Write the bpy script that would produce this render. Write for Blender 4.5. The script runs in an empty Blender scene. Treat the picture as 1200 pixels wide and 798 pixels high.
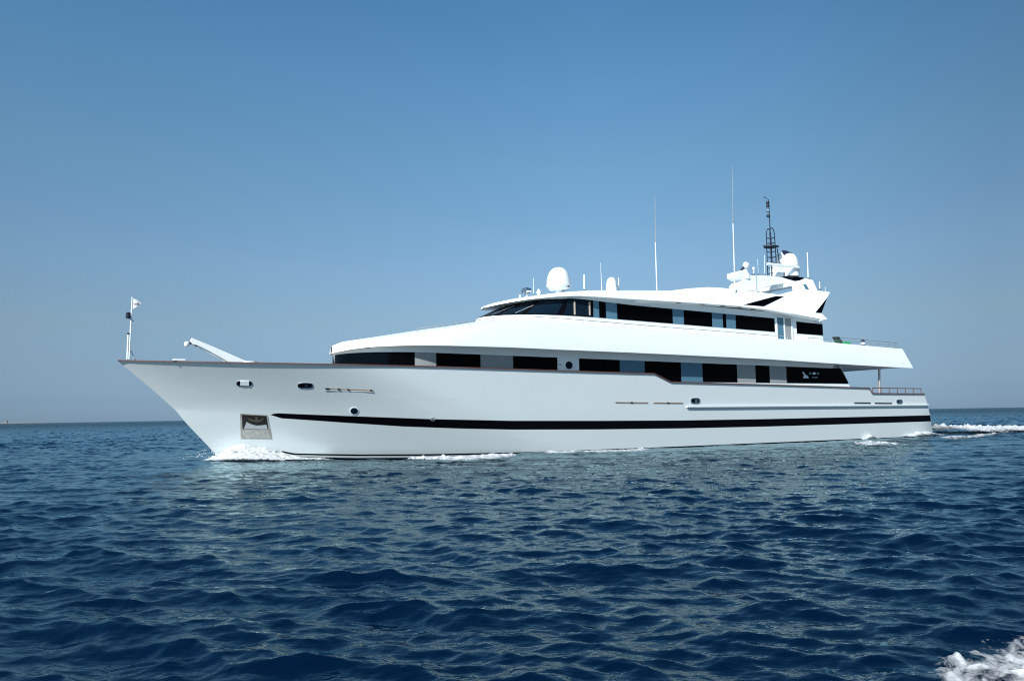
import bpy, math, random
import numpy as np
from mathutils import Vector, Matrix
random.seed(4)

# ------------------------------------------------------------------ camera, sky, sun, exposure
scene = bpy.context.scene
F_PX = 900.0; EYE = 2.0
PITCH = math.atan(87.5 / F_PX); ROLL = 0.0158
SEA = -0.12
cp, sp = math.cos(PITCH), math.sin(PITCH); cr, sr = math.cos(ROLL), math.sin(ROLL)
FW = Vector((0, cp, sp)); R0 = Vector((1, 0, 0)); U0 = Vector((0, -sp, cp))
RT = R0 * cr - U0 * sr; UP = U0 * cr + R0 * sr
cam_d = bpy.data.cameras.new('camera'); cam = bpy.data.objects.new('camera', cam_d)
scene.collection.objects.link(cam); scene.camera = cam
cam_d.sensor_width = 36; cam_d.lens = 36 * F_PX / 1200; cam_d.sensor_fit = 'HORIZONTAL'
cam_d.clip_start = 0.1; cam_d.clip_end = 60000
M = Matrix((RT, UP, -FW)).transposed().to_4x4(); M.translation = Vector((0, 0, EYE))
cam.matrix_world = M

SUN_EL = math.radians(38); SUN_AZ = math.radians(180 + 33)      # clockwise from +Y: behind the camera, to the left
world = bpy.data.worlds.new('World'); scene.world = world; world.use_nodes = True
wn = world.node_tree; wn.nodes.clear()
sky = wn.nodes.new('ShaderNodeTexSky'); sky.sky_type = 'NISHITA'; sky.sun_disc = False
sky.sun_elevation = SUN_EL; sky.sun_rotation = SUN_AZ
sky.air_density = 1.0; sky.dust_density = 0.25; sky.ozone_density = 4.0; sky.altitude = 0
bg = wn.nodes.new('ShaderNodeBackground'); bg.inputs['Strength'].default_value = 0.085
wo = wn.nodes.new('ShaderNodeOutputWorld')
# clear, slightly hazy Mediterranean air: the sky's colour by height above the horizon
wtc = wn.nodes.new('ShaderNodeTexCoord'); wsx = wn.nodes.new('ShaderNodeSeparateXYZ'); wrp = wn.nodes.new('ShaderNodeValToRGB'); wmx = wn.nodes.new('ShaderNodeMix')
wmx.data_type = 'RGBA'; wmx.blend_type = 'MULTIPLY'; wmx.inputs[0].default_value = 1.0
STOPS = [(0.0, (.265, .415, .745)), (.023, (.285, .405, .66)), (.06, (.39, .46, .60)), (.117, (.574, .593, .603)), (.189, (.693, .749, .724)), (.309, (.733, .914, .845)), (.406, (.694, .985, .955)), (.484, (.611, .968, .976)), (1.0, (.5, .9, .95))]
el = wrp.color_ramp.elements
while len(el) < len(STOPS): el.new(.5)
for e_, (p_, c_) in zip(el, STOPS): e_.position = p_
for e_, (p_, c_) in zip(el, STOPS): e_.position = p_; e_.color = (*c_, 1)
wn.links.new(wtc.outputs['Generated'], wsx.inputs[0]); wn.links.new(wsx.outputs['Z'], wrp.inputs[0])
wn.links.new(sky.outputs[0], wmx.inputs[6]); wn.links.new(wrp.outputs[0], wmx.inputs[7]); 
wr2 = wn.nodes.new('ShaderNodeValToRGB'); wm2 = wn.nodes.new('ShaderNodeMix'); wm2.data_type = 'RGBA'; wm2.blend_type = 'MULTIPLY'; wm2.inputs[0].default_value = 1.0
wad = wn.nodes.new('ShaderNodeMath'); wad.operation = 'MULTIPLY_ADD'; wad.inputs[1].default_value = .5; wad.inputs[2].default_value = .5
STOPS = [(.20, .90), (.25, .95), (.35, .985), (.55, 1.0), (.66, .88), (.765, .67), (1.0, .62)]           # the sky dims a little away to the east
el = wr2.color_ramp.elements
while len(el) < len(STOPS): el.new(.5)
for e_, (p_, c_) in zip(el, STOPS): e_.position = p_
for e_, (p_, c_) in zip(el, STOPS): e_.position = p_; e_.color = (c_, c_, c_, 1)
wn.links.new(wsx.outputs['X'], wad.inputs[0]); wn.links.new(wad.outputs[0], wr2.inputs[0])
wn.links.new(wmx.outputs[2], wm2.inputs[6]); wn.links.new(wr2.outputs[0], wm2.inputs[7]); wn.links.new(wm2.outputs[2], bg.inputs[0]); wn.links.new(bg.outputs[0], wo.inputs[0])

sd = bpy.data.lights.new('sun', 'SUN'); sun = bpy.data.objects.new('sun', sd); scene.collection.objects.link(sun)
sd.energy = 4.0; sd.angle = math.radians(0.5); sd.color = (1.0, 0.975, 0.94)
sdir = Vector((math.sin(SUN_AZ) * math.cos(SUN_EL), math.cos(SUN_AZ) * math.cos(SUN_EL), math.sin(SUN_EL)))
sun.rotation_euler = sdir.to_track_quat('Z', 'Y').to_euler(); sun.location = sdir * 100
scene.view_settings.view_transform = 'Standard'; scene.view_settings.look = 'None'
scene.view_settings.exposure = 0.75; scene.view_settings.gamma = 1.0
scene.view_settings.use_curve_mapping = False
scene.render.engine = 'CYCLES'; scene.cycles.filter_width = 1.1
scene.render.resolution_x = 1024; scene.render.resolution_y = 680

# ------------------------------------------------------------------ camera match: where a line of sight meets the ship
TH = math.atan(5.5e-4 * F_PX); CA, SA = math.cos(TH), math.sin(TH)
def ray(px, py):
    return FW + RT * ((px - 600) / F_PX) + UP * ((399 - py) / F_PX)
def on_z(px, py, z):
    d = ray(px, py); k = (z - EYE) / d.z; return d.x * k, d.y * k
OX, OY = on_z(253, 537.2, 0)
def to_ship(P):
    x, y = P[0] - OX, P[1] - OY
    return x * CA + y * SA, x * SA - y * CA, P[2]            # s aft of the stem, t to port, z up
def on_t(px, py, t):
    d = ray(px, py); k = (t + OX * SA - OY * CA) / (d.x * SA - d.y * CA)
    return to_ship((d.x * k, d.y * k, EYE + d.z * k))
def on_surf(px, py, tf):
    """first place, coming from the port side, where the line of sight meets |t| = tf(s, z)"""
    def f(t):
        s, _, z = on_t(px, py, t); return t - tf(s, z)
    a = 6.5; n = 120
    for i in range(n):
        b = a - 6.5 / n
        if f(b) <= 0:
            for _ in range(30):
                m = (a + b) / 2
                if f(m) > 0: a = m
                else: b = m
            return on_t(px, py, b)
        a = b
    return on_t(px, py, 0.0)
def ship_w(s, t, z=0.0):
    return OX + s * CA + t * SA, OY + s * SA - t * CA, z
def lerp(x, tab):
    if x <= tab[0][0]: return tab[0][1]
    for (a, va), (b, vb) in zip(tab, tab[1:]):
        if x <= b: return va + (vb - va) * (x - a) / (b - a)
    return tab[-1][1]

# ------------------------------------------------------------------ materials
def new_mat(name):
    m = bpy.data.materials.new(name); m.use_nodes = True
    return m, m.node_tree, m.node_tree.nodes['Principled BSDF']
def mat(name, col, rough=0.5, metal=0.0, spec=0.5, var=0.0, scale=3.0, bump=0.0, coat=0.0, stretch=(1, 1, 1)):
    m, nt, b = new_mat(name)
    b.inputs['Base Color'].default_value = (*col, 1); b.inputs['Roughness'].default_value = rough
    b.inputs['Metallic'].default_value = metal; b.inputs['Specular IOR Level'].default_value = spec
    b.inputs['Coat Weight'].default_value = coat; b.inputs['Coat Roughness'].default_value = 0.05
    tc = nt.nodes.new('ShaderNodeTexCoord'); mp = nt.nodes.new('ShaderNodeMapping')
    mp.inputs['Scale'].default_value = stretch
    nz = nt.nodes.new('ShaderNodeTexNoise'); nz.inputs['Scale'].default_value = scale; nz.inputs['Detail'].default_value = 5
    nt.links.new(tc.outputs['Object'], mp.inputs[0]); nt.links.new(mp.outputs[0], nz.inputs[0])
    if var:
        mx = nt.nodes.new('ShaderNodeMix'); mx.data_type = 'RGBA'
        mx.inputs[6].default_value = (*[c * (1 - var) for c in col], 1)
        mx.inputs[7].default_value = (*[min(1, c * (1 + var)) for c in col], 1)
        nt.links.new(nz.outputs[0], mx.inputs[0]); nt.links.new(mx.outputs[2], b.inputs['Base Color'])
    if bump:
        bp = nt.nodes.new('ShaderNodeBump'); bp.inputs['Strength'].default_value = bump; bp.inputs['Distance'].default_value = 0.02
        nt.links.new(nz.outputs[0], bp.inputs['Height']); nt.links.new(bp.outputs[0], b.inputs['Normal'])
    return m
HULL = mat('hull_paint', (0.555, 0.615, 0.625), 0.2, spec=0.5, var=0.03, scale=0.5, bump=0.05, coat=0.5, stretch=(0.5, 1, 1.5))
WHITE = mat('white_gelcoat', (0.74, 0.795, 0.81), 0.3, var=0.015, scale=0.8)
GREYW = mat('shaded_wall_paint', (0.62, 0.64, 0.64), 0.4, var=0.02)
BLACK = mat('black_paint', (0.002, 0.002, 0.003), 0.3, spec=0.1, var=0.1)
BGLASS = mat('black_glass', (0.001, 0.001, 0.0015), 0.06, spec=0.04, var=0.2)
SALOONG = mat('saloon_dark_glass', (0.0015, 0.0035, 0.006), 0.05, spec=0.03, var=0.3)
NAVYG = mat('dark_blue_glass', (0.004, 0.011, 0.021), 0.04, spec=0.1, var=0.3, scale=0.7)
GREYP = mat('grey_blind_pane', (0.26, 0.28, 0.285), 0.25, spec=0.3, var=0.06, stretch=(1, 1, 0.2))
BLUEP = mat('sky_tinted_pane', (0.075, 0.165, 0.235), 0.12, spec=0.3, var=0.06)  # tinted glass with the sky behind it put into the base colour
TEAK = mat('varnished_teak', (0.12, 0.055, 0.045), 0.35, var=0.2, scale=8, stretch=(0.3, 4, 4))
DECKT = mat('teak_deck', (0.42, 0.30, 0.19), 0.7, var=0.15, scale=6, stretch=(0.3, 6, 1))
STEEL = mat('stainless_steel', (0.72, 0.72, 0.72), 0.22, metal=1.0, var=0.05)
PILLAR = mat('brushed_pillar', (0.36, 0.345, 0.33), 0.35, metal=0.3, var=0.1)
RAILG = mat('weathered_rail', (0.16, 0.18, 0.20), 0.35, var=0.05)
RAILP = mat('pale_rail_paint', (0.36, 0.38, 0.40), 0.35, var=0.05)
POSTP = mat('pale_post', (0.42, 0.36, 0.30), 0.5, var=0.1)
RECESS = mat('stained_recess_shade', (0.010, 0.009, 0.008), 0.5, var=0.9, scale=4, bump=0.3)  # near-black stands for shade inside the pocket, noise for stains
RUSTY = mat('weathered_anchor', (0.075, 0.068, 0.055), 0.6, metal=0.5, var=0.6, scale=12)
PLATE = mat('dull_pocket_plate', (0.40, 0.44, 0.46), 0.45, metal=0.2, var=0.15, scale=5)
PEWTER = mat('worn_plate', (0.42, 0.42, 0.39), 0.45, metal=0.5, var=0.5, scale=5, bump=0.1)
BRONZE = mat('bronze_trim', (0.45, 0.30, 0.20), 0.4, metal=0.6, var=0.2, scale=9)
DARKM = mat('dark_mast_paint', (0.012, 0.016, 0.03), 0.4, var=0.2)
GREEN = mat('green_cloth', (0.01, 0.35, 0.10), 0.8, var=0.2, scale=10)
DKGREEN = mat('dark_cloth', (0.012, 0.03, 0.03), 0.8, var=0.2, scale=10)
NAVYC = mat('navy_cloth', (0.015, 0.02, 0.07), 0.8, var=0.3, scale=12)
CLOTH = mat('white_cloth', (0.78, 0.78, 0.78), 0.85, var=0.05, scale=12)
LETTER = mat('pale_lettering', (0.55, 0.62, 0.68), 0.5, var=0.1)
LETTER2 = mat('dim_lettering', (0.10, 0.17, 0.20), 0.5, var=0.2)
SAND = mat('pale_sandy_land', (0.19, 0.18, 0.18), 0.9, var=0.15, scale=0.02)

# ------------------------------------------------------------------ mesh helpers (ship coordinates: s aft, t to port, z up)
yacht = bpy.data.objects.new('motor_yacht', None); scene.collection.objects.link(yacht)
yacht.location = (OX, OY, 0); yacht.rotation_euler = (0, 0, TH); yacht.empty_display_size = 2
yacht['label'] = 'long white three deck motor yacht with black windows under way on the open sea'
yacht['category'] = 'yacht'

class MB:
    def __init__(self): self.v = []; self.f = []; self.m = []
    def add(self, vs, fs, mi=0):
        o = len(self.v); self.v += [(p[0], -p[1], p[2]) for p in vs]
        self.f += [tuple(i + o for i in f) for f in fs]; self.m += [mi] * len(fs); return self
    def grid(self, rows, mi=0, closed=False):
        n = len(rows[0]); vs = [p for r in rows for p in r]; fs = []
        for i in range(len(rows) - 1):
            for j in range(n - 1 + (1 if closed else 0)):
                k = (j + 1) % n
                fs.append((i * n + j, i * n + k, (i + 1) * n + k, (i + 1) * n + j))
        return self.add(vs, fs, mi)
    def prism(self, poly, vec, mi=0):
        """closed solid: 3D polygon extruded along vec"""
        n = len(poly); vs = list(poly) + [tuple(p[i] + vec[i] for i in range(3)) for p in poly]
        fs = [tuple(range(n)), tuple(range(2 * n - 1, n - 1, -1))] + [(i, (i + 1) % n, n + (i + 1) % n, n + i) for i in range(n)]
        return self.add(vs, fs, mi)
    def box(self, c, d, mi=0, rot=0.0, pitch=0.0):
        vs = []
        for a in (-.5, .5):
            for b in (-.5, .5):
                for e in (-.5, .5):
                    x, y, z = a * d[0], b * d[1], e * d[2]
                    x, z = x * math.cos(pitch) - z * math.sin(pitch), x * math.sin(pitch) + z * math.cos(pitch)
                    x, y = x * math.cos(rot) - y * math.sin(rot), x * math.sin(rot) + y * math.cos(rot)
                    vs.append((c[0] + x, c[1] + y, c[2] + z))
        return self.add(vs, [(0, 1, 3, 2), (4, 6, 7, 5), (0, 4, 5, 1), (2, 3, 7, 6), (0, 2, 6, 4), (1, 5, 7, 3)], mi)
    def tube(self, pts, r, n=8, mi=0):
        pts = [Vector(p) for p in pts]; rs = r if isinstance(r, (list, tuple)) else [r] * len(pts); rows = []
        for i, p in enumerate(pts):
            d = (pts[min(i + 1, len(pts) - 1)] - pts[max(i - 1, 0)]).normalized()
            a = d.cross(Vector((0, 0, 1)) if abs(d.z) < .9 else Vector((1, 0, 0))).normalized(); b = d.cross(a)
            rows.append([tuple(p + (a * math.cos(2 * math.pi * k / n) + b * math.sin(2 * math.pi * k / n)) * rs[i]) for k in range(n)])
        self.grid(rows, mi, closed=True); o = len(self.v) - n * len(pts)
        self.f += [tuple(o + k for k in range(n)), tuple(o + n * (len(pts) - 1) + k for k in reversed(range(n)))]; self.m += [mi, mi]
        return self
    def lathe(self, c, prof, n=20, mi=0):
        rows = [[(c[0] + r * math.cos(2 * math.pi * k / n), c[1] + r * math.sin(2 * math.pi * k / n), c[2] + z) for k in range(n)] for r, z in prof]
        self.grid(rows, mi, closed=True); o = len(self.v) - n * len(prof)
        self.f += [tuple(o + k for k in range(n)), tuple(o + n * (len(prof) - 1) + k for k in reversed(range(n)))]; self.m += [mi, mi]
        return self
    def sweep(self, pts, w, h, mi=0):
        """box section: w across (t), h in z, along pts"""
        rows = [[(s, t - w / 2, z - h / 2), (s, t + w / 2, z - h / 2), (s, t + w / 2, z + h / 2), (s, t - w / 2, z + h / 2)] for s, t, z in pts]
        self.grid(rows, mi, closed=True); o = len(self.v) - 4 * len(pts)
        self.f += [(o, o + 1, o + 2, o + 3), tuple(o + 4 * (len(pts) - 1) + k for k in (3, 2, 1, 0))]; self.m += [mi, mi]
        return self
    def build(self, name, mats, parent=yacht, smooth=True, angle=28, fix=True, bevel=0.0):
        me = bpy.data.meshes.new(name); me.from_pydata(self.v, [], self.f); me.update()
        if fix:
            import bmesh
            bm = bmesh.new(); bm.from_mesh(me); bmesh.ops.remove_doubles(bm, verts=bm.verts, dist=1e-5)
            bmesh.ops.recalc_face_normals(bm, faces=bm.faces); bm.to_mesh(me); bm.free()
        for m in (mats if isinstance(mats, (list, tuple)) else [mats]): me.materials.append(m)
        if not fix or len(me.polygons) == len(self.m):
            me.polygons.foreach_set('material_index', self.m)
        if smooth:
            me.polygons.foreach_set('use_smooth', [True] * len(me.polygons)); me.set_sharp_from_angle(angle=math.radians(angle))
        o = bpy.data.objects.new(name, me); scene.collection.objects.link(o)
        if parent: o.parent = parent
        if bevel:
            b = o.modifiers.new('bevel', 'BEVEL'); b.width = bevel; b.segments = 2; b.limit_method = 'ANGLE'
        return o

# ------------------------------------------------------------------ the hull
STEM = [(-1.4, 1.45), (0.0, 0.2), (0.55, -.30), (1.8, -1.42), (2.56, -2.02), (3.8, -3.36), (5.02, -4.72)]
def s_st(z): return lerp(z, STEM)
def s_aft(z): return lerp(z, [(-1.3, 51.5), (0.05, 51.0), (1.5, 50.32), (2.28, 50.05), (3.2, 49.68)])
ZC = [(-1.4, 1.8), (0.3, 1.25), (2.0, 0.62), (3.66, 0.2), (6.8, 0.07), (10, 0.0), (15, -.055), (24, -.085), (34, -.07), (51, -.04)]      # spray chine running into the boot line
ZK = [(-2.02, 2.56), (1.2, 2.28), (3.0, 2.20), (8, 1.95), (15, 1.69), (51, 1.50)]                                          # knuckle
def hull_t(s, z):
    zc, zk, zd = lerp(s, ZC), lerp(s, ZK), 5.0 - 0.012 * s
    sh = s - s_st(z)
    Lc = 16.5 + (2.2 - zc) * 0.9
    if z < zc:
        w = (zc - z); B, L = 4.52 - 0.30 * w, Lc + 1.6 * w
    elif z < zk:
        w = (z - zc) / (zk - zc); B, L = 4.52 + .12 * w, Lc + (15.8 - Lc) * w
    else:
        w = (z - zk) / (zd - zk); B, L = 4.64 + .09 * w, 15.8 + (11.8 - 15.8) * w
    x = min(1.0, max(0.0, sh / L))
    t = B * (1 - (1 - x) ** 2.05)
    q = (s - (s_aft(z) - 1.8)) / 1.8
    if q > 0: t -= 0.28 * q * q * max(0.0, min(1.0, (1.7 - z) / 1.7))
    return max(0.0, t)
def on_hull(px, py, off=0.0):
    s, t, z = on_surf(px, py, hull_t); return s, hull_t(s, z) + off, z
TOPPX = [(317, 486), (323, 484), (370, 486), (430, 488.2), (504, 491), (600, 493), (700, 493), (800, 492.5), (900, 490.9), (1000, 488.6), (1089.5, 486.5)]
BOTPX = [(317, 486), (330, 490), (360, 492), (410, 495.5), (473, 499.6), (540, 502), (600, 503.2), (700, 503), (800, 501.8), (900, 499.6), (1000, 496.6), (1091, 493.5)]
ZT = [(-2.02, 2.56), (0.2, 2.36)] + [(on_hull(*p)[0], on_hull(*p)[2]) for p in TOPPX]
ZB = [(-2.02, 2.555)] + [(on_hull(*p)[0], on_hull(*p)[2] - .006) for p in BOTPX]
ZT[-1] = (51.5, ZT[-1][1]); ZB[-1] = (51.5, ZB[-1][1])
S_TIP = on_hull(317, 486)[0]
def row_pts(zf, n=170):
    out = []
    for i in range(n + 1):
        u = (i / n) ** 1.6; s = s_st(1.0) + u * 50
        for _ in range(12):
            z = zf(s); s = s_st(z) + u * (s_aft(z) - s_st(z))
        z = zf(s); out.append((s, hull_t(s, z), z))
    return out
zc_f = lambda s: lerp(s, ZC); zt_f = lambda s: lerp(s, ZT); zb_f = lambda s: min(lerp(s, ZB), zt_f(s) - .003)
ZMID = 3.0
def between(a, b, w): return lambda s: a(s) * (1 - w) + b(s) * w
rowsf = [lambda s: -1.3, lambda s: -.75 + .3 * (zc_f(s) + .1), lambda s: zc_f(s) - .19, lambda s: zc_f(s) - .085, zc_f] + \
        [between(zc_f, zb_f, w) for w in (.25, .5, .75)] + [zb_f, zt_f, between(zt_f, lambda s: ZMID, .5), lambda s: ZMID]
rows = [row_pts(f) for f in rowsf]
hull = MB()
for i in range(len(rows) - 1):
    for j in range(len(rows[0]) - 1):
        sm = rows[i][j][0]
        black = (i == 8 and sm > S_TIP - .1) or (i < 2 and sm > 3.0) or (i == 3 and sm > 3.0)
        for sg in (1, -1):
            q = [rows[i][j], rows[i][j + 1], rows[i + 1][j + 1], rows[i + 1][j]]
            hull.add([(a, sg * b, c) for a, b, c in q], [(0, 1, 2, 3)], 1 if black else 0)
    for_t = [rows[i][-1], rows[i + 1][-1]]                           # transom
    a, b = for_t
    hull.add([a, b, (b[0], -b[1], b[2]), (a[0], -a[1], a[2])], [(0, 1, 2, 3)])
# topsides from ZMID up to the sheer, with an inner skin (the bulwark)
CAPPX = [(138, 423), (180, 423.8), (220, 424.5), (290, 425.7), (360, 427), (430, 428.2), (480, 429.4), (540, 431), (600, 433), (680, 435.6), (766, 438.2),
         (785.5, 448), (840, 449.6), (900, 451.2), (960, 453), (1018, 455), (1021.5, 461.2), (1050, 461.5), (1083, 461.8)]
SHEER = [(-4.70, 5.01)] + [(on_hull(*p)[0], on_hull(*p)[2]) for p in CAPPX[1:]]
sheer = []
for (a, za), (b, zb) in zip(SHEER, SHEER[1:]):
    k = max(1, int((b - a) / .3))
    for i in range(k): sheer.append((a + (b - a) * i / k, za + (zb - za) * i / k))
sheer.append(SHEER[-1])
sheer_z = lambda s: lerp(s, SHEER)
S0, S1 = sheer[0][0], sheer[-1][0]
top_rows = []
for k in range(7):
    w = k / 6; r = []
    for s, z in sheer:
        zz = ZMID + (z - ZMID) * w
        f0 = max(0.0, 1 - (s - S0) / 14); f1 = max(0.0, 1 - (S1 - s) / 5)
        ss = s + (s_st(zz) - s_st(5.01)) * f0 * f0 + (s_aft(zz) - S1) * f1 * f1 * (1 - w)
        r.append((ss, hull_t(ss, zz), zz))
    top_rows.append(r)
for sg in (1, -1):
    hull.grid([[(a, sg * b, c) for a, b, c in r] for r in top_rows])
    hull.grid([[(a + .1, sg * max(0, b - .12), c) for a, b, c in r] for r in (top_rows[0], top_rows[-1])])
a, b = top_rows[0][-1], top_rows[-1][-1]
for d in (0, .12):
    hull.add([(a[0] - d, a[1], a[2]), (b[0] - d, b[1], b[2]), (b[0] - d, -b[1], b[2]), (a[0] - d, -a[1], a[2])], [(0, 1, 2, 3)])
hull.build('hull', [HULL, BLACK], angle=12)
def sheer_pts(s_from, s_to, off=0.0, dz=0.0):
    return [(s, max(0.02, hull_t(s, z) + off), z + dz) for s, z in sheer if s_from <= s <= s_to]
for sg in (1, -1):
    MB().sweep([(s, sg * t, z) for s, t, z in sheer_pts(-9, 99, -.04, .025)], .24, .055).build('cap_rail', TEAK, smooth=False)
# main deck inside the bulwarks
dk = MB(); r0 = [(s + .15, hull_t(s, z - .8) - .1, min(z - .8, 3.9) if s < 25 else 2.95) for s, z in sheer if s > -3.2]
dk.grid([[(s, t, z) for s, t, z in r0], [(s, 0, z + .05) for s, t, z in r0], [(s, -t, z) for s, t, z in r0]])
dk.build('main_deck', DECKT)

# rub rail along the after topsides
p0, p1 = on_hull(804, 476.6), on_hull(1087, 474.6)
pts = []
for i in range(41):
    s = p0[0] + (p1[0] - p0[0]) * i / 40; z = p0[2] + (p1[2] - p0[2]) * i / 40; pts.append((s, hull_t(s, z) + .03, z))
MB().sweep(pts, .2, .13).build('rub_rail', HULL, smooth=False, bevel=.03)

# ------------------------------------------------------------------ outlines in plan: rounded nose, then straight
def nose(sf, T, L, p=2.0):
    def tf(s, z=0):
        x = min(1.0, max(0.0, (s - sf) / L)); return T * (1 - (1 - x) ** p) ** (1 / p)
    return tf
def outline(sf, T, L, send, n=26, step=1.2, p=2.0):
    """port half from the nose on the centre line to send"""
    out = []
    for i in range(n + 1):
        f = math.pi / 2 * i / n; out.append((sf + L * (1 - math.cos(f) ** (2 / p)), T * math.sin(f) ** (2 / p)))
    s = sf + L
    k = max(1, int((send - s) / step))
    for i in range(1, k + 1): out.append((s + (send - s) * i / k, T))
    return out
def both(r):  # starboard mirrored in front of port
    return [(a, -b, c) for a, b, c in reversed(r)] + [p for p in r][1:]

# ------------------------------------------------------------------ main deck house
MH = dict(sf=6.12, T=3.92, L=4.6); HT = MH['T']
mh_t = nose(MH['sf'], MH['T'], MH['L'])
z_wt = lambda s: 5.60 - .0150 * s
house = MB()
e_top, e_bot = on_t(982, 427, HT), on_t(995.5, 452, HT)
def mring(zf, send, ds):
    return both([(s + ds * max(0, 1 - (s - 6.1) / 4), t, zf(s)) for s, t in outline(MH['sf'], MH['T'], MH['L'], send)])
ra, rb, rc = mring(lambda s: 3.0 if s > 20 else 3.8, e_bot[0] + .3, .25), mring(lambda s: 4.5 - .012 * s, e_bot[0] - .1, .12), mring(lambda s: 6.0 - .009 * s - (.22 if s < 7.5 else 0), e_top[0], -.03)
house.grid([ra, rb, rc])
for r in (ra, rc):
    n = len(r); house.add(r, [(i, i + 1, n - 2 - i, n - 1 - i) for i in range(n // 2 - 1)])
n = len(ra)
house.add([ra[0], rb[0], rc[0], rc[-1], rb[-1], ra[-1]], [(0, 1, 4, 5), (1, 2, 3, 4)])
house.build('main_deck_house', WHITE, angle=25)

def panel(tf, s0, s1, zlo, zhi, off=.02, th=.05, lean0=0.0, lean1=0.0, n=None):
    """a pane lying on a side wall between two stations, lean shifts its lower end aft"""
    n = n or max(2, int((s1 - s0) / .25)); fr, bk = [], []
    for w in (0, 1):
        a, b = [], []
        for i in range(n + 1):
            x = (i / n) ** (2.2 if n == 24 else 1); s = s0 + (s1 - s0) * x + (1 - w) * (lean0 * (1 - x) + lean1 * x)
            z = zlo(s) * (1 - w) + zhi(s) * w
            a.append((s, tf(s, z) + off, z)); b.append((s, tf(s, z) + off - th, z))
        fr.append(a); bk.append(b)
    return MB().grid([bk[0], fr[0], fr[1], bk[1]], closed=False)
wlo = lambda s: (4.0 if s < 25 else 3.96 - .004 * (s - 25))
def s_at(px, py, tf): return on_surf(px, py, tf)[0]
seq = [(395.5, 455, SALOONG), (455, 486, BGLASS), (486, 511, GREYP), (511, 563, BGLASS), (563, 601, GREYP), (601, 653, BGLASS), (678.5, 726, BGLASS), (726, 755, BLUEP),
       (755, 797.5, BGLASS), (797.5, 822.5, BLUEP), (822.5, 863, BGLASS), (863, 884.5, GREYP), (884.5, 901, BGLASS), (901, 921, GREYP)]
for a, b, m in seq:
    sa, sb = s_at(a, 424, mh_t), s_at(b, 424, mh_t)
    if a < 400: sa = MH['sf'] + .001
    panel(mh_t, sa, sb, wlo, z_wt, n=24 if a < 400 else None).build('saloon_window', m, smooth=(a < 456), fix=False)
sa, sb, sc = s_at(921, 440, mh_t), on_t(984.5, 433, HT)[0], on_t(994.5, 450, HT)[0]
aftwin = panel(mh_t, sa, sb, wlo, z_wt, lean1=sc - sb).build('saloon_window', BGLASS, smooth=False, fix=False)
# starboard side of the nose glass, wrapping round
panel(lambda s, z=0: -mh_t(s) - .0, MH['sf'] + .001, 9.0, wlo, z_wt, off=-.02, th=-.05, n=24).build('saloon_window', SALOONG, fix=False)
# emblem and name on the last window
def plate_t(pxs, t, mat_, name, parent, d=.012):
    return MB().prism([(on_t(x, y, t)) for x, y in pxs], (0, -d, 0)).build(name, mat_, parent, smooth=False)
E = lambda x, y: (930 + x / 30, 425 + y / 30)
plate_t([E(295, 330), E(350, 325), E(395, 375), E(430, 435), E(500, 455), E(535, 545), E(345, 550), E(350, 480), E(375, 430), E(330, 385)], HT + .045, LETTER, 'emblem', aftwin)
for x0, x1 in ((545, 625), (672, 772), (815, 900)):
    a, b = E(x0, 345), E(x1, 415)
    MB().prism([on_t(x, y, HT + .045) for x, y in ((a[0], a[1]), ((a[0] + b[0]) / 2, a[1] - .3), (b[0], a[1]), (b[0], b[1]), (a[0], b[1]))], (0, -.012, 0)).build('name_letter', LETTER if x0 == 672 else LETTER2, aftwin, smooth=False)
for x0, x1 in ((650, 735), (745, 840)):
    a, b = E(x0, 490), E(x1, 540)
    MB().prism([on_t(x, y, HT + .045) for x, y in ((a[0], a[1]), (b[0], a[1]), (b[0], b[1]), (a[0], b[1]))], (0, -.012, 0)).build('name_letter', LETTER2, aftwin, smooth=False)

# oval port in the white panel amidships
c = on_surf(666.5, 428, mh_t)
ov = MB(); ov.add([(c[0] + .26 * math.cos(a), HT + .025, c[2] + .23 * math.sin(a)) for a in np.linspace(0, 2 * math.pi, 24, endpoint=False)], [tuple(range(24))])
port = ov.build('porthole', NAVYG, smooth=False, fix=False)
rg = MB(); rg.grid([[(c[0] + r * 1.1 * math.cos(a), t, c[2] + r * math.sin(a)) for a in np.linspace(0, 2 * math.pi, 24, endpoint=False)] for r, t in ((.23, HT), (.23, HT + .05), (.28, HT + .05), (.28, HT))], closed=True)
rg.build('rim', WHITE, port)
MB().box((c[0] - .62, HT + .03, c[2] + .02), (.16, .06, .12)).build('deck_light', STEEL, smooth=False, bevel=.01)

# ------------------------------------------------------------------ upper deck: wedge-shaped fore part, bulwark and overhanging after end
UD = dict(sf=5.98, T=4.80, L=5.6)
FB = [(6.0, 5.60), (6.6, 5.68), (7.5, 5.74), (9, 5.76)] + [(on_t(x, y, 4.80)[0], on_t(x, y, 4.80)[2]) for x, y in ((600, 407.2), (660, 410), (740, 413.3), (820, 417), (900, 421), (980, 426.3), (1070, 431.8))]
TP = [(390.5, 407), (400, 402), (420, 398), (450, 394.3), (480, 390), (510, 386), (540, 381.5), (575, 376.5)]
TE = [(6.0, 5.98)] + [(on_t(x, y, 3.9)[0] + .4, on_t(x, y, 3.9)[2]) for x, y in TP[2:]] + [(on_t(x, y, 4.42)[0], on_t(x, y, 4.42)[2]) for x, y in ((614, 374.5), (653, 376.8), (700, 380.5), (780, 387), (850, 392.3), (909, 397), (965, 400.5), (1010, 404.7), (1057, 409))]
TCr = [(6.0, 6.05), (6.6, 6.30), (7.5, 6.46), (9, 6.70), (10.6, 6.98), (12.2, 7.23), (13.6, 7.50), (15.0, 7.75), (17.0, 7.8), (20, 7.5), (24, 7.3)]
ud_t = nose(UD['sf'], UD['T'], UD['L'])
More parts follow.
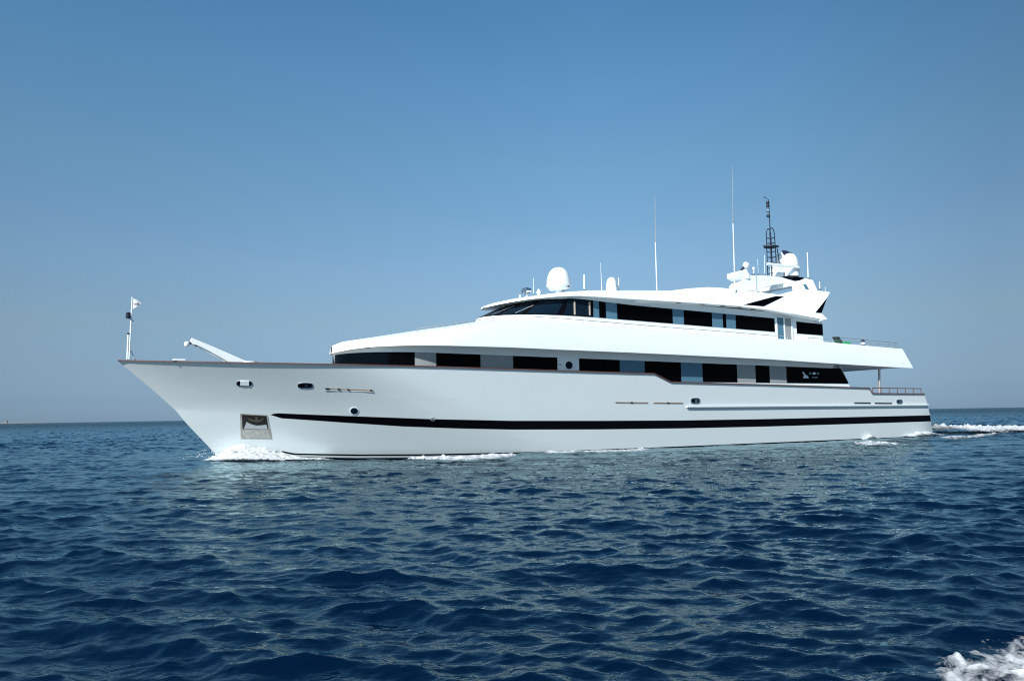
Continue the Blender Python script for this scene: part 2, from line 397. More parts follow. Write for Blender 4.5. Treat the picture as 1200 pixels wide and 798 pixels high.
s_end_b = on_t(1070, 431.8, 4.80)[0]; s_end_t = on_t(1057, 409, 4.42)[0]
def ud_station(s):
    tb = ud_t(s); inset = min(.34, .5 * max(0.02, tb))
    zb = lerp(s, FB); zt = lerp(s, TE); zc = lerp(s, TCr) if s < 24 else zt + .02
    k = (s - (s_end_t - 6)) / 6; k = max(0, k) ** 3                   # raked after end
    zc = max(zc, zt - .05)
    sb = s + (s_end_b - s_end_t) * k
    return [(sb, 0, zb + .10), (sb, max(0, tb - .5), zb + .10), (sb, max(0, tb - .12), zb + .002), (sb, tb, zb), (sb - .02, tb + .0, zb + .09), (s, tb - inset, zt), (s, max(0, tb - inset - .25), zt + .03 if s < 17 else zt),
            (s, max(0, tb - inset) * .55, zt + (zc - zt) * .7), (s, 0, zc)]
st = [UD['sf'] + UD['L'] * (1 - math.cos(math.pi / 2 * i / 24)) for i in range(25)]
st += list(np.linspace(UD['sf'] + UD['L'], s_end_t, 46))[1:]
st[0] += .004
ud = MB(); secs = [ud_station(s) for s in st]
for sg in (1, -1): ud.grid([[(a, sg * b, c) for a, b, c in r] for r in secs])
e = secs[-1]
ud.add(e + [(a, -b, c) for a, b, c in reversed(e)], [tuple(range(2 * len(e)))])
ud.add(secs[0] + [(a, -b, c) for a, b, c in reversed(secs[0])], [tuple(range(2 * len(e)))])
ud.build('upper_deck', WHITE, angle=22)
c = on_t(1058, 426.5, 4.74)
MB().lathe((0, 0, 0), [(.05, 0), (.05, .05)], 10).build('side_light', STEEL).location = (c[0], -4.72, c[2])

# ------------------------------------------------------------------ bridge deck house
BH = dict(sf=15.05, T=3.36, L=6.2)
bh_t = nose(BH['sf'], BH['T'], BH['L'])
z_sill = lambda s: lerp(s, [(14, 8.02), (18, 7.98), (21.3, 7.90), (36.2, 7.50), (41, 7.40)])
ZWB = [(24.2, 8.79)] + [(on_t(x, y, 3.36)[0], on_t(x, y, 3.36)[2]) for x, y in ((862, 369), (907, 373.2), (962, 379.2))]
ZWB = [(14.0, 8.52), (15.2, 8.58), (16.6, 8.80), (18.0, 8.96), (20, 9.0), (21.6, 8.92)] + ZWB
z_wtb = lambda s: lerp(s, ZWB)
rake = lambda s: 1.75 * max(0.0, 1 - (s - 15.05) / 6.0)
s_end = on_t(964, 386, 3.36)[0]
def bring(zf, shift, send=s_end):
    return both([(s + shift * max(0.0, 1 - (s - 15.05) / 6.0), t, zf(s)) for s, t in outline(BH['sf'], BH['T'], BH['L'], send)])
b0, b1, b2, b3 = bring(lambda s: 6.7, -.6), bring(z_sill, 0), bring(lambda s: z_wtb(s + rake(s)), 1.75), bring(lambda s: z_wtb(s + rake(s)) + (.12 if s < 19 else .42), 1.9, s_end - .05)
bh = MB().grid([b0, b1]).grid([b2, b3]).grid([b1, b2])
for r in (b0, b3):
    n = len(r); bh.add(r, [(i, i + 1, n - 2 - i, n - 1 - i) for i in range(n // 2 - 1)])
for x, y in ((b0, b1), (b1, b2), (b2, b3)): bh.add([x[0], y[0], y[-1], x[-1]], [(0, 1, 2, 3)])
bh.build('bridge_deck_house', WHITE, angle=25)
# raked wheelhouse glazing: panes between black mullions
def nose_pt(f, w, off=0.0):
    """f = plan angle on the rounded nose (0 ahead, pi/2 abeam), w = 0 at the sill, 1 at the head"""
    s = BH['sf'] + BH['L'] * (1 - math.cos(f)); t = BH['T'] * math.sin(f)
    lo = (s, t, z_sill(s)); hi = (s + rake(s), t, z_wtb(s + rake(s)))
    n = Vector((-math.cos(f) * BH['T'], math.sin(f) * BH['L'], .6)).normalized()
    return tuple(lo[i] + (hi[i] - lo[i]) * w + n[i] * off for i in range(3))
def f_at(px):   # plan angle at which the sill crosses picture column px
    best = min((abs(on_px(nose_pt(f, 0))[0] - px), f) for f in np.linspace(-.3, math.pi / 2, 400)); return best[1]
def on_px(p):
    x, y, z = ship_w(*p); v = Vector((x, y, z - EYE)); return 600 + F_PX * v.dot(RT) / v.dot(FW), 399 - F_PX * v.dot(UP) / v.dot(FW)
cuts = [-1.45, -1.05, -.68, -.33, .0] + [f_at(x) for x in (582, 612, 656)] + [math.pi / 2]
def glaze(f0, f1, w0, w1, off, th, name, m, parent=yacht, n=10):
    fs = np.linspace(f0, f1, n + 1)
    rows_ = [[nose_pt(f, w0, off - th) for f in fs], [nose_pt(f, w0, off) for f in fs], [nose_pt(f, w1, off) for f in fs], [nose_pt(f, w1, off - th) for f in fs]]
    return MB().grid(rows_).build(name, m, parent, fix=False)
frame = MB()
fs = np.linspace(-1.5, math.pi / 2, 60)
frame.grid([[nose_pt(f, w, o) for f in fs] for w, o in ((.0, .0), (.0, .025), (1.0, .025), (1.0, .0))])
wf = frame.build('windscreen_frame', BLACK, fix=False)
for f0, f1 in zip(cuts, cuts[1:]):
    glaze(f0 + .035, f1 - .035, .06, .90, .035, .03, 'windscreen_pane', NAVYG, wf)
for px in (601,):
    f = f_at(px)
    MB().tube([nose_pt(f, .12, .06), nose_pt(f + .12, .62, .06)], .02, 6).build('wiper', STEEL, wf)
f = f_at(574); MB().tube([nose_pt(f, .1, .06), nose_pt(f + .16, .7, .06)], .02, 6).build('wiper', STEEL, wf)
# side windows
def bside(a, b, m, name='bridge_window', lo=0.0, hi=0.0):
    sa, sb = s_at(a, 368, bh_t), s_at(b, 368, bh_t)
    return panel(bh_t, sa, sb, lambda s: z_sill(s) + lo, lambda s: z_wtb(s) - hi).build(name, m, smooth=False, fix=False)
cut = [664, 694.5, 702, 710, 723, 788, 801, 834, 846.5, 850.5, 861.5, 907]
for i, (a, b) in enumerate(zip(cut, cut[1:])):
    if i == 0: a0 = max(a, 664)
    bside(a, b, (NAVYG if i == 0 else BGLASS) if i % 2 == 0 else BLUEP)
bside(932.5, 963, BGLASS, hi=.05)
for px in (673, 690.5):
    s = s_at(px, 365, bh_t)
    MB().box((s, bh_t(s) + .05, 8.42), (.09, .07, .82)).build('window_post', POSTP, smooth=False, bevel=.01)
# glass side door
sa, sb = s_at(909, 385, bh_t), s_at(928, 385, bh_t); zb_, zt_ = 6.9, on_t(918, 371.5, 3.4)[2]
door = MB()
for s0, s1, z0, z1 in ((sa, sa + .1, zb_, zt_), (sb - .1, sb, zb_, zt_), (sa, sb, zt_ - .06, zt_), ((sa + sb) / 2 - .05, (sa + sb) / 2 + .05, zb_, zt_)):
    door.box(((s0 + s1) / 2, 3.40, (z0 + z1) / 2), (s1 - s0, .08, z1 - z0))
door = door.build('side_door', WHITE, smooth=False)
MB().box((sa + .1 + (sb - sa) / 4 - .07, 3.385, (zb_ + zt_) / 2 - .03), ((sb - sa) / 2 - .14, .03, zt_ - zb_ - .08)).build('door_pane', BLUEP, door, smooth=False)
MB().box((sb - .1 - (sb - sa) / 4 + .07, 3.385, (zb_ + zt_) / 2 - .03), ((sb - sa) / 2 - .14, .03, zt_ - zb_ - .08)).build('door_pane', GREYP, door, smooth=False)

# ------------------------------------------------------------------ roof over the bridge deck
RF = dict(sf=15.4, T=3.95, L=7.2)
rf_t = nose(RF['sf'], RF['T'], RF['L'])
RB = [(15.4, 8.63), (16.2, 8.76), (17.2, 8.90), (18.6, 9.04), (20.2, 9.12)] + [(on_t(x, y, 3.95)[0], on_t(x, y, 3.95)[2]) for x, y in ((690, 347), (740, 350.8), (800, 354.3), (862, 358.6), (900, 363.3), (961.5, 374.6))]
RC = [(on_t(x, y, .8)[0], on_t(x, y, .8)[2] - .02) for x, y in ((567, 359.5), (580, 354), (600, 350), (625, 346.7), (654, 343.2), (686, 341), (740, 340.8), (790, 341), (830, 341.5), (870, 344), (960, 352))]
rf_end = on_t(961.5, 374.6, 3.95)[0]
def rf_station(s):
    te = max(.01, rf_t(s)); zb = lerp(s, RB); zc = max(lerp(s, RC), zb + .12)
    return [(s, 0, zb + .06), (s, te * .9, zb + .03), (s, te, zb), (s, te, zb + .045), (s, te * .93, zb + .10 + .05 * (zc - zb)), (s, te * .72, zb + .10 + .66 * (zc - zb - .10)), (s, te * .4, zb + .10 + .93 * (zc - zb - .10)), (s, 0, zc)]
st = [RF['sf'] + .003 + RF['L'] * (1 - math.cos(math.pi / 2 * i / 22)) for i in range(23)]
st += list(np.linspace(RF['sf'] + RF['L'], rf_end, 26))[1:]
rf = MB(); secs = [rf_station(s) for s in st]
for sg in (1, -1): rf.grid([[(a, sg * b, c) for a, b, c in r] for r in secs])
for e in (secs[0], secs[-1]): rf.add(e + [(a, -b, c) for a, b, c in reversed(e)], [tuple(range(2 * len(e)))])
roof = rf.build('bridge_roof', WHITE, angle=30)
for px, py in ((769, 354), (796, 355.8), (824, 357.8), (848, 360), (868, 362), (884, 364.5)):
    s = on_t(px, py, 3.7)[0]
    MB().box((s, 3.62, lerp(s, RB) + .0), (.34, .12, .05)).build('soffit_light', BRONZE, roof, smooth=False)

# leaning sundeck side and radar arch, one panel to each side
def lean(px, py):
    f = lambda t: t - (3.86 - .62 * (on_t(px, py, t)[2] - 8.95))
    a, b = 6.0, 0.0
    for _ in range(40):
        m = (a + b) / 2
        if f(m) > 0: a = m
        else: b = m
    return on_t(px, py, a)
LV = (0.0, -.22, -.13)
def leanplate(pxs, name, m, parent=yacht, push=0.0, d=1.0, both_sides=True, smooth=False):
    P = [tuple(a + b for a, b in zip(lean(*p), (0, .85 * push, .52 * push))) for p in pxs]
    out = []
    for sg in ((1, -1) if both_sides else (1,)):
        out.append(MB().prism([(a, sg * b, c) for a, b, c in P], (LV[0] * d, sg * LV[1] * d, LV[2] * d)).build(name, m, parent, smooth=smooth))
    return out
side = [(745, 352), (770, 342.2), (789, 340.2), (808, 338), (830, 336.6), (848, 337.6), (862, 339.6), (883, 341.9), (913, 345.3), (932, 340.2), (930.5, 331.7), (943.5, 326), (952.5, 328.3), (958, 340.6),
        (965, 341.4), (972.8, 342.4), (968.5, 350), (963, 367.5), (969.5, 374), (962.5, 375), (961, 373.6), (895, 361.3), (862, 357.6), (800, 353.3)]
arch = leanplate(side, 'sundeck_side', WHITE, smooth=False)
slash = leanplate([(871.5, 357.3), (895, 359.2), (918.6, 347.6), (908.5, 347.3)], 'side_window', BGLASS, arch[0], push=.02, d=.06, both_sides=False)
slash = leanplate([(969.4, 348.8), (955.3, 366.6), (962.6, 367)], 'side_window', BGLASS, arch[0], push=.02, d=.06, both_sides=False)
leanplate([(941, 333.3), (944.5, 333.3), (948, 339.6), (944, 339.2)], 'slot_sky_plate', BLUEP, arch[0], push=.02, d=.05, both_sides=False)  # blue plate: sky beyond the slot is painted on, not cut through
# wing carried forward from the arch, right across the ship
wing_px = [(863.5, 318.5), (870, 316.5), (879, 322.5), (896, 323), (914, 324.2), (931, 329), (944, 331), (944, 336), (930, 333.5), (919, 332.6), (908, 334), (893, 338.3), (886, 341), (867.5, 341), (865.8, 334), (870.5, 328), (864, 324.5)]
wing = MB(); P = [on_t(x, y, .55) for x, y in wing_px]
wing.prism(P, (0, -1.1, 0)); wing = wing.build('radar_wing', WHITE, smooth=False, bevel=.05)
a = lean(944, 330)
MB().box((a[0], 0, a[2] - .05), (.75, 2 * a[1] - .1, .3)).build('arch_beam', WHITE, smooth=False, bevel=.05)
MB().prism([on_t(x, y, .62) for x, y in ((919, 324.2), (932, 326.2), (933, 324.6), (941, 325), (943.4, 327), (942, 329), (934, 328.2))], (0, -.7, 0)).build('black_fairing', BLACK, wing, smooth=False)

# ------------------------------------------------------------------ mast, radar and domes
def mpt(px, py, t=0.0): return on_t(px, py, t)
mz = lambda y: mpt(904, y)[2]
ms = mpt(904, 300)[0]
zb, zp, za, zt = mz(325), mz(290.4), mz(268), mz(235)
lat = MB()
for ds, dt in ((-.24, -.2), (.24, -.2), (-.24, .2), (.24, .2)):
    lat.tube([(ms + ds * 1.1, dt, zb), (ms + ds, dt, zp), (ms + ds, dt * .9, zp + (za - zp) * .62)], .035, 6)
for dt in (-.2, .2):
    lat.tube([(ms + .24 * math.cos(a), dt * .9, zp + (za - zp) * .62 + (za - zp) * .38 * math.sin(a)) for a in np.linspace(0, math.pi, 11)], .035, 6)
lat.tube([(ms + .52, .1, zp), (ms + .70, .1, mz(309))], .035, 6)
for z in list(np.arange(zb + .3, zp, .42)) + list(np.arange(zp + .35, za - .4, .4)):
    for dt in (-.2, .2): lat.tube([(ms - .24, dt, z), (ms + .24, dt, z)], .022, 5)
    for ds in (-.24, .24): lat.tube([(ms + ds, -.2, z), (ms + ds, .2, z)], .022, 5)
mast = lat.build('lattice_mast', DARKM)
MB().prism([(ms - .8, 0, zp), (ms - .3, .4, zp), (ms + .4, .4, zp), (ms + .72, .1, zp + .08), (ms + .4, -.4, zp), (ms - .3, -.4, zp)], (0, 0, .12)).build('mast_platform', DARKM, mast, smooth=False)
MB().tube([(ms, 0, za - .1), (ms + .0, 0, zt)], [.04, .025], 6).build('mast_pole', DARKM, mast)
for y0 in (249.5, 255.5, 244, 240):
    z = mz(y0)
    MB().lathe((ms - .12, 0, z), [(.05, 0), (.13, .03), (.13, .2), (.05, .24)], 12).build('navigation_light', DARKM if y0 != 249.5 else STEEL, mast)
MB().tube([(ms, 0, zt), (ms - .4, 0, zt + .18)], .018, 5).lathe((ms - .4, 0, zt + .12), [(.02, 0), (.06, .05), (.02, .12)], 8).build('wind_vane', DARKM, mast)

def dome(px, ytop, ybot, rpx, t, name, stem=0.0, flare=True):
    s, _, z0 = on_t(px, ybot, t); z1 = on_t(px, ytop, t)[2]
    x, y, _z = ship_w(s, t); dist = Vector((x, y, 0)).dot(FW)
    r = rpx / F_PX * dist; h = z1 - z0
    body = [(r * .66, 0), (r * .78, h * .03), (r * 1.0, h * .17), (r * 1.02, h * .22), (r * .98, h * .27)] if flare else [(r * .98, 0), (r, h * .2), (r, h * .4)]
    hh = body[-1][1]
    body += [(r * .98 * math.cos(a) ** .8, hh + (h - hh) * math.sin(a)) for a in np.linspace(.15, 1.5, 12)] + [(.01, h)]
    o = MB().lathe((s, t, z0), body, 28).build(name, WHITE, angle=35)
    if stem:
        MB().lathe((s, t, z0 - stem), [(r * .34, 0), (r * .26, stem * .5), (r * .3, stem + .02)], 16).build('pedestal', WHITE, o)
    return o, s, z0, r
d1, s, z0, r = dome(654.8, 313.6, 340.6, 14.6, .4, 'satellite_dome', stem=.35)
MB().box((s + r * .35, .4 + r * .85, z0 + .2), (.28, .06, .1)).build('hatch', DARKM, d1, smooth=False)
d2, s, z0, r = dome(717, 325, 347, 6.9, 2.0, 'small_satellite_dome', flare=False)
MB().box((s + .2, 2.0 + r * .98, z0 + .62), (.26, .04, .05)).build('hatch', PEWTER, d2, smooth=False)
d3, s, z0, r = dome(926.5, 297.2, 324.5, 10.4, .2, 'radar_dome', flare=False)
MB().lathe((s, .2, z0 + .72), [(r * 1.0, 0), (r * 1.035, .02), (r * 1.035, .06), (r * 1.0, .08)], 24).build('seam_band', PEWTER, d3)
a = mpt(914, 324, .5)
MB().box((a[0], .2, a[2] + .42), (.75, .7, .85)).build('radar_pedestal', WHITE, smooth=False, bevel=.08)
a, b = mpt(899, 309.3, .95), mpt(936.5, 313.4, .95)
MB().box(((a[0] + b[0]) / 2, .95, (a[2] + b[2]) / 2), (b[0] - a[0], .14, .2), pitch=math.atan2(b[2] - a[2], b[0] - a[0])).build('radar_scanner', WHITE, smooth=False, bevel=.04)
a = mpt(914, 302, -.4)
MB().lathe((a[0], -.4, a[2] - .5), [(.3, 0), (.36, .15), (.34, .6), (.2, .85), (.02, .92)], 18).build('small_radar_dome', WHITE)
# furled courtesy flag behind the dome
fl = MB(); P = [on_t(x, y, -.3) for x, y in ((916.5, 293.2), (921, 294), (928.5, 297), (926, 299), (919, 298.6), (917, 297.5))]
fl.prism(P, (0, .05, 0)); fl.build('courtesy_flag', NAVYC, smooth=False)
# camera head on the fore end of the wing
a = mpt(873, 318.5, .3)
hd = MB().lathe((a[0], .3, a[2] - .55), [(.36, 0), (.34, .3), (.2, .55), (.16, .7)], 14).build('camera_mount', WHITE)
MB().tube([mpt(868.5, 317, .3), mpt(872, 312, .3)], .09, 8).build('lens_barrel', NAVYC, hd)
MB().tube([mpt(872.5, 314.5, .3), mpt(875, 309.5, .3)], [.2, .24], 12).build('camera_head', WHITE, hd)

# ------------------------------------------------------------------ antennas and deck-top fittings
def whip(px0, y0, px1, y1, t, r0, r1, name='whip_antenna', m=None, collar=True):
    a, b = on_t(px0, y0, t), on_t(px1, y1, t)
    o = MB().tube([a, tuple(a[i] * .6 + b[i] * .4 for i in range(3)), b], [r0, (r0 + r1) / 2, r1], 7).build(name, m or WHITE)
    if collar: MB().lathe((a[0], a[1], a[2] - .03), [(r0 * 2.2, 0), (r0 * 2.2, .12), (r0 * 1.1, .2)], 10).build('antenna_base', STEEL, o)
    return o
w1 = whip(769.9, 343, 768, 284, 1.6, .042, .034); a, b = on_t(768, 284, 1.6), on_t(767.6, 230, 1.6)
MB().tube([a, b], [.03, .012], 6).build('whip_tip', PEWTER, w1)
w2 = whip(861.8, 357, 859, 262, 3.2, .042, .034); a, b = on_t(859, 262, 3.2), on_t(858.3, 196, 3.2)
MB().tube([a, b], [.028, .012], 6).build('whip_tip', PEWTER, w2)
whip(684.7, 342, 684.6, 322, .8, .05, .05); whip(725.2, 346, 725, 325.5, 2.0, .035, .03)
whip(705.5, 346, 703.8, 308, 2.0, .03, .008); whip(625.2, 348.5, 625, 326, .8, .022, .012)
whip(947.2, 328, 946, 296, .6, .05, .04); whip(960.7, 341, 960.4, 330.5, 1.4, .05, .045); whip(967, 342, 967, 336, 1.4, .02, .015, collar=False)
whip(888.8, 323, 887.8, 304, .3, .025, .015); whip(896.2, 323, 895.8, 298.5, .2, .022, .012)
st_ = whip(883.2, 323.5, 883.2, 316, .3, .05, .05); a = on_t(883.2, 316, .3)
MB().lathe((a[0], a[1], a[2]), [(.03, 0), (.1, .03), (.09, .14), (.03, .2)], 10).build('antenna_cap', WHITE, st_)
whip(609.2, 350, 609.2, 345.5, .8, .06, .05, 'vent_stub', collar=False)
a = on_t(631.3, 346, .8)
dm = MB().lathe((a[0], .8, a[2] - .08), [(.09, 0), (.09, .18), (.14, .2), (.14, .28), (.03, .48)], 12).build('anchor_light', WHITE)
a = on_t(618, 347.5, .8)
sl = MB().lathe((a[0], .8, a[2] - .08), [(.2, 0), (.08, .12), (.06, .3)], 12).build('searchlight', WHITE)
for dy in (-.17, .2):
    MB().tube([(a[0] - .24, .8 + dy, a[2] + .36), (a[0] + .12, .8 + dy, a[2] + .36)], [.19, .13], 14).build('lamp_housing', STEEL, sl)
MB().box((a[0], .82, a[2] + .22), (.1, .5, .06)).build('lamp_yoke', DARKM, sl, smooth=False)

# ------------------------------------------------------------------ rails
def rail(pts, h, n_st, name, r=.022, mat_=RAILP, low=True, mid=None, post=.018):
    """pts: foot line; the rail runs h above it with stanchions as sub-parts"""
    top = [(s, t, z + h) for s, t, z in pts]
    mb = MB().tube(top, r, 6)
    if mid: mb.tube([(s, t, z + h * mid) for s, t, z in pts], r * .6, 5)
    o = mb.build(name, mat_)
    L = [0]
    for a, b in zip(pts, pts[1:]): L.append(L[-1] + (Vector(a) - Vector(b)).length)
    for i in range(n_st):
        d = L[-1] * i / (n_st - 1)
        for k in range(len(pts) - 1):
            if d <= L[k + 1] + 1e-6:
                w = (d - L[k]) / (L[k + 1] - L[k]); p = tuple(pts[k][q] + (pts[k + 1][q] - pts[k][q]) * w for q in range(3)); break
        MB().tube([(p[0], p[1], p[2] - .05), (p[0], p[1], p[2] + h)], post, 5).build('stanchion', mat_, o)
    return o
def ud_edge(s): return (s, ud_t(s) - .36, lerp(s, TE))
rail([ud_edge(s) for s in np.linspace(9.6, 36.2, 40)], .20, 19, 'deck_rail')
rail([ud_edge(s) for s in np.linspace(38.2, 40.6, 4)], .22, 3, 'deck_rail')
rail([ud_edge(s) for s in np.linspace(40.6, 47.4, 10)], .42, 8, 'after_rail', r=.016, post=.014, mat_=RAILG, mid=.5)
rail([(47.3, ud_edge(47.3)[1] - .1, ud_edge(47.3)[2]), (47.3, 0, ud_edge(47.3)[2]), (47.3, -4.2, ud_edge(47.3)[2])], .42, 8, 'after_rail', r=.016, post=.014, mat_=RAILG, mid=.5)
ap = [(s, hull_t(s, 3.2) - .1, sheer_z(s) + .06) for s in np.linspace(44.2, 49.5, 8)]
a0 = on_hull(1019, 455.3)
stern_rail = rail(ap, .36, 7, 'stern_rail', r=.035, mat_=TEAK, post=.03)
# awning pillar under the overhang
a, b = on_t(1030.3, 457, 4.1), on_t(1030.3, 431, 4.1)
MB().tube([(a[0], 4.1, 2.95), (b[0], 4.1, b[2] + .15)], .085, 14).build('deck_pillar', PILLAR)

# ------------------------------------------------------------------ fittings on the hull
def hull_plate(pxs, off, th, name, m, parent=yacht):
    P = [on_hull(*p) for p in pxs]
    return MB().prism([(s, t + off, z) for s, t, z in P], (0, -th, 0)).build(name, m, parent, smooth=False)
def oval_px(cx, cy, rx, ry, n=20, sq=1.0):
    out = []
    for i in range(n):
        a = 2 * math.pi * i / n; c_, s_ = math.cos(a), math.sin(a)
        out.append((cx + rx * math.copysign(abs(c_) ** sq, c_), cy + ry * math.copysign(abs(s_) ** sq, s_)))
    return out
def fairlead(cx, cy, rx, ry, white=False):
    o = hull_plate(oval_px(cx, cy, rx, ry, sq=.65), .035, .12, 'fairlead', STEEL)
    hull_plate(oval_px(cx, cy, rx - 1.6, ry - 1.15, sq=.65), .042, .05, 'throat', BLACK, o)
    if white: hull_plate([(cx - rx * .5, cy - ry + .7), (cx + rx * .6, cy - ry + .9), (cx + rx * .6, cy + ry - .7), (cx - rx * .5, cy + ry - .9)], .06, .07, 'cover', WHITE, o)
    else:
        hull_plate([(cx - .6, cy - ry * .5), (cx + rx * .35, cy - ry * .45), (cx + rx * .35, cy + ry * .6), (cx - .6, cy + ry * .6)], .055, .04, 'roller', STEEL, o)
fairlead(286, 449.4, 9.3, 3.4, True); fairlead(357.5, 451.8, 9, 3.3); fairlead(814.5, 469.6, 5.6, 3.5); fairlead(1053.6, 470.6, 3.6, 2.7)
def vent(x0, y0, x1, y1, h, m, knob=True):
    o = hull_plate([(x0, y0 - h / 2), (x1, y1 - h / 2), (x1, y1 + h / 2), (x0, y0 + h / 2)], .03, .06, 'vent_slot', m)
    if knob:
        cx, cy = (x0 + x1) / 2, (y0 + y1) / 2
        hull_plate([(cx - 1.2, cy - .8), (cx + 1.2, cy - .8), (cx + 1.2, cy + .8), (cx - 1.2, cy + .8)], .04, .05, 'vent_catch', DARKM, o)
    return o
vent(721, 471.5, 759, 471.9, 1.1, BRONZE); vent(765.5, 471.9, 800, 472.2, 1.1, BRONZE)
vent(1001, 472, 1020, 472.2, 1.3, DARKM, False); vent(1025, 472.3, 1045, 472.6, 1.3, DARKM, False)
v = vent(381, 456.2, 437, 458.2, 2.2, BRONZE, False)
hull_plate([(381, 456.4), (437, 458.6), (437, 459.4), (381, 457.6)], .045, .04, 'vent_sill', WHITE, v)
for x, w in ((383.5, 2.4), (397, 1.3), (408, 1.0), (434.6, 1.0)):
    y = 455.7 + (x - 381) * 2 / 56
    hull_plate([(x - w, y - .9), (x + w, y - .9), (x + w, y + .8), (x - w, y + .8)], .05, .05, 'vent_hole', BLACK, v)
pt = hull_plate(oval_px(414.8, 481.6, 5.3, 4.6), .03, .1, 'porthole', WHITE)
hull_plate(oval_px(414.8, 481.6, 4.4, 3.7), .04, .05, 'pane', NAVYG, pt)
hull_plate(oval_px(507, 491.2, 2.6, 2.2), .05, .1, 'drain_outlet', PEWTER)
hull_plate(oval_px(507, 493.5, 1.9, 1.8), .05, .1, 'drain_outlet', NAVYG)
# anchor pocket with the anchor stowed in it
ap_ = hull_plate([(281.3, 484.2), (313.5, 486.2), (318.8, 514.6), (282, 514)], .02, .08, 'anchor_pocket', PEWTER)
hull_plate([(283.5, 485.8), (312, 487.4), (314.6, 503.5), (284, 502.6)], .03, .04, 'recess_shade', RECESS, ap_)  # dark plate on the hull, painted as the pocket's inner shade
hull_plate([(289, 494.2), (293, 496.5), (300, 498.6), (307, 498.2), (312, 497.6), (313.6, 503), (285.8, 502.4)], .045, .04, 'pocket_plate', PLATE, ap_)
hull_plate([(283.5, 503.3), (314.8, 504.2), (317.4, 513.3), (283.8, 512.8)], .04, .05, 'chafe_plate', PEWTER, ap_)
anc = hull_plate([(289, 488.2), (292, 490), (296, 491.5), (299, 492), (299.4, 488), (302, 488.2), (302.2, 492.2), (306, 491.4), (309, 489.5), (307.5, 493), (303, 494.8), (297, 494.6), (292, 493)], .09, .1, 'anchor', RUSTY, ap_)

# ------------------------------------------------------------------ bow fittings: jackstaff with pennant, light post, crane
fs0 = on_t(151.5, 421, 0); fs1 = on_t(155, 348, 0)
stf = MB().tube([fs0, fs1], [.05, .028], 8).build('jackstaff', WHITE)
MB().tube([(fs0[0] + .28, 0, fs0[2] - .05), (fs0[0] + .05, 0, fs0[2] + .45)], .03, 6).build('staff_brace', STEEL, stf)
pn = MB(); A, B, C_ = on_t(155, 349.5, 0), on_t(154.2, 363, 0), on_t(166, 355.6, 0)
rows_ = []
for i in range(11):
    x = i / 10; yy = .03 * math.sin(x * 5.0) * x
    a = [A[k] + (C_[k] - A[k]) * x for k in range(3)]; b = [B[k] + (C_[k] - B[k]) * x for k in range(3)]
    a[2] += .035 * math.sin(x * 3.1); b[2] -= .02 * math.sin(x * 3.1)
    rows_.append([(a[0] + (b[0] - a[0]) * w, yy + .012 * sgn, a[2] + (b[2] - a[2]) * w) for w, sgn in ((0, 1), (.5, 1), (1, 1), (1, -1), (.5, -1), (0, -1))])
pennant = pn.grid(rows_, closed=True).build('pennant', CLOTH, stf)
e0 = on_t(161.6, 355.7, .0)
MB().prism([(e0[0] - .08, .05, e0[2]), (e0[0] - .03, .05, e0[2] + .035), (e0[0] + .05, .05, e0[2] + .03), (e0[0] + .07, .05, e0[2]), (e0[0] + .05, .05, e0[2] - .03), (e0[0] - .03, .05, e0[2] - .03)], (0, -.02, 0)).build('pennant_emblem', PEWTER, pennant, smooth=False)
e1 = on_t(156.5, 355.8, 0)
MB().box((e1[0] + .05, .05, e1[2]), (.16, .02, .02)).build('pennant_emblem', BRONZE, pennant, smooth=False)
a = on_t(151.5, 370.5, 0)
MB().lathe((a[0] - .05, 0, a[2] - .12), [(.05, 0), (.12, .04), (.12, .16), (.08, .2), (.1, .22), (.1, .3), (.03, .32)], 12).tube([(a[0], 0, a[2] - .1), (a[0] + .2, 0, a[2] - .25)], .025, 6).build('bow_light', DARKM, stf)
a, b = on_t(149.2, 421, 0), on_t(150.4, 392, 0)
lp = MB().tube([a, b], .045, 8).build('light_post', WHITE)
MB().lathe((b[0], 0, b[2]), [(.05, 0), (.07, .04), (.03, .1)], 8).build('post_cap', DARKM, lp)
# knuckle crane on the foredeck
T_C = 1.2
a, b = on_t(276, 424, T_C), on_t(226, 399.5, T_C)
dirv = (Vector(b) - Vector(a)).normalized(); nrm = Vector((-dirv.z, 0, dirv.x)); nrm = nrm if nrm.z > 0 else -nrm
def crane_prof(p, h): p = Vector(p); return [tuple(p + nrm * h / 2), tuple(p - nrm * h / 2)]
base_a = on_t(291, 424.8, T_C); 
bm_ = MB(); P = [on_t(x, y, T_C + .16) for x, y in ((222.5, 399.5), (224.8, 395.8), (233, 399.2), (251, 406.6), (273, 416.2), (291.5, 424.2), (291.5, 427), (272, 427), (262, 421), (246, 412), (232, 405), (226, 403.6))]
crane = bm_.prism(P, (0, -.32, 0)).build('foredeck_crane', WHITE, smooth=False, bevel=.03)
MB().prism([on_t(x, y, T_C + .05) for x, y in ((232, 405), (246, 411.8), (264, 421), (272, 427), (266, 427), (260, 421.5), (246, 414.2), (234, 407.6))], (0, -.2, 0)).build('crane_jib', WHITE, crane, smooth=False)
a = on_t(219, 403.2, T_C)
MB().lathe((a[0], T_C, a[2] - .15), [(.02, 0), (.12, .05), (.14, .15), (.1, .26), (.02, .29)], 12).build('crane_hook_block', WHITE, crane)
MB().tube([on_t(220.5, 403, T_C), on_t(224, 402, T_C)], .06, 8).build('crane_pin', DARKM, crane)
MB().tube([on_t(228, 404, T_C + .05), on_t(231, 405.8, T_C + .05)], .07, 8).build('crane_sheave', STEEL, crane)
MB().lathe((base_a[0] + .1, T_C, 3.7), [(.5, 0), (.42, .5), (.4, 1.3)], 16).build('crane_pedestal', WHITE, crane)
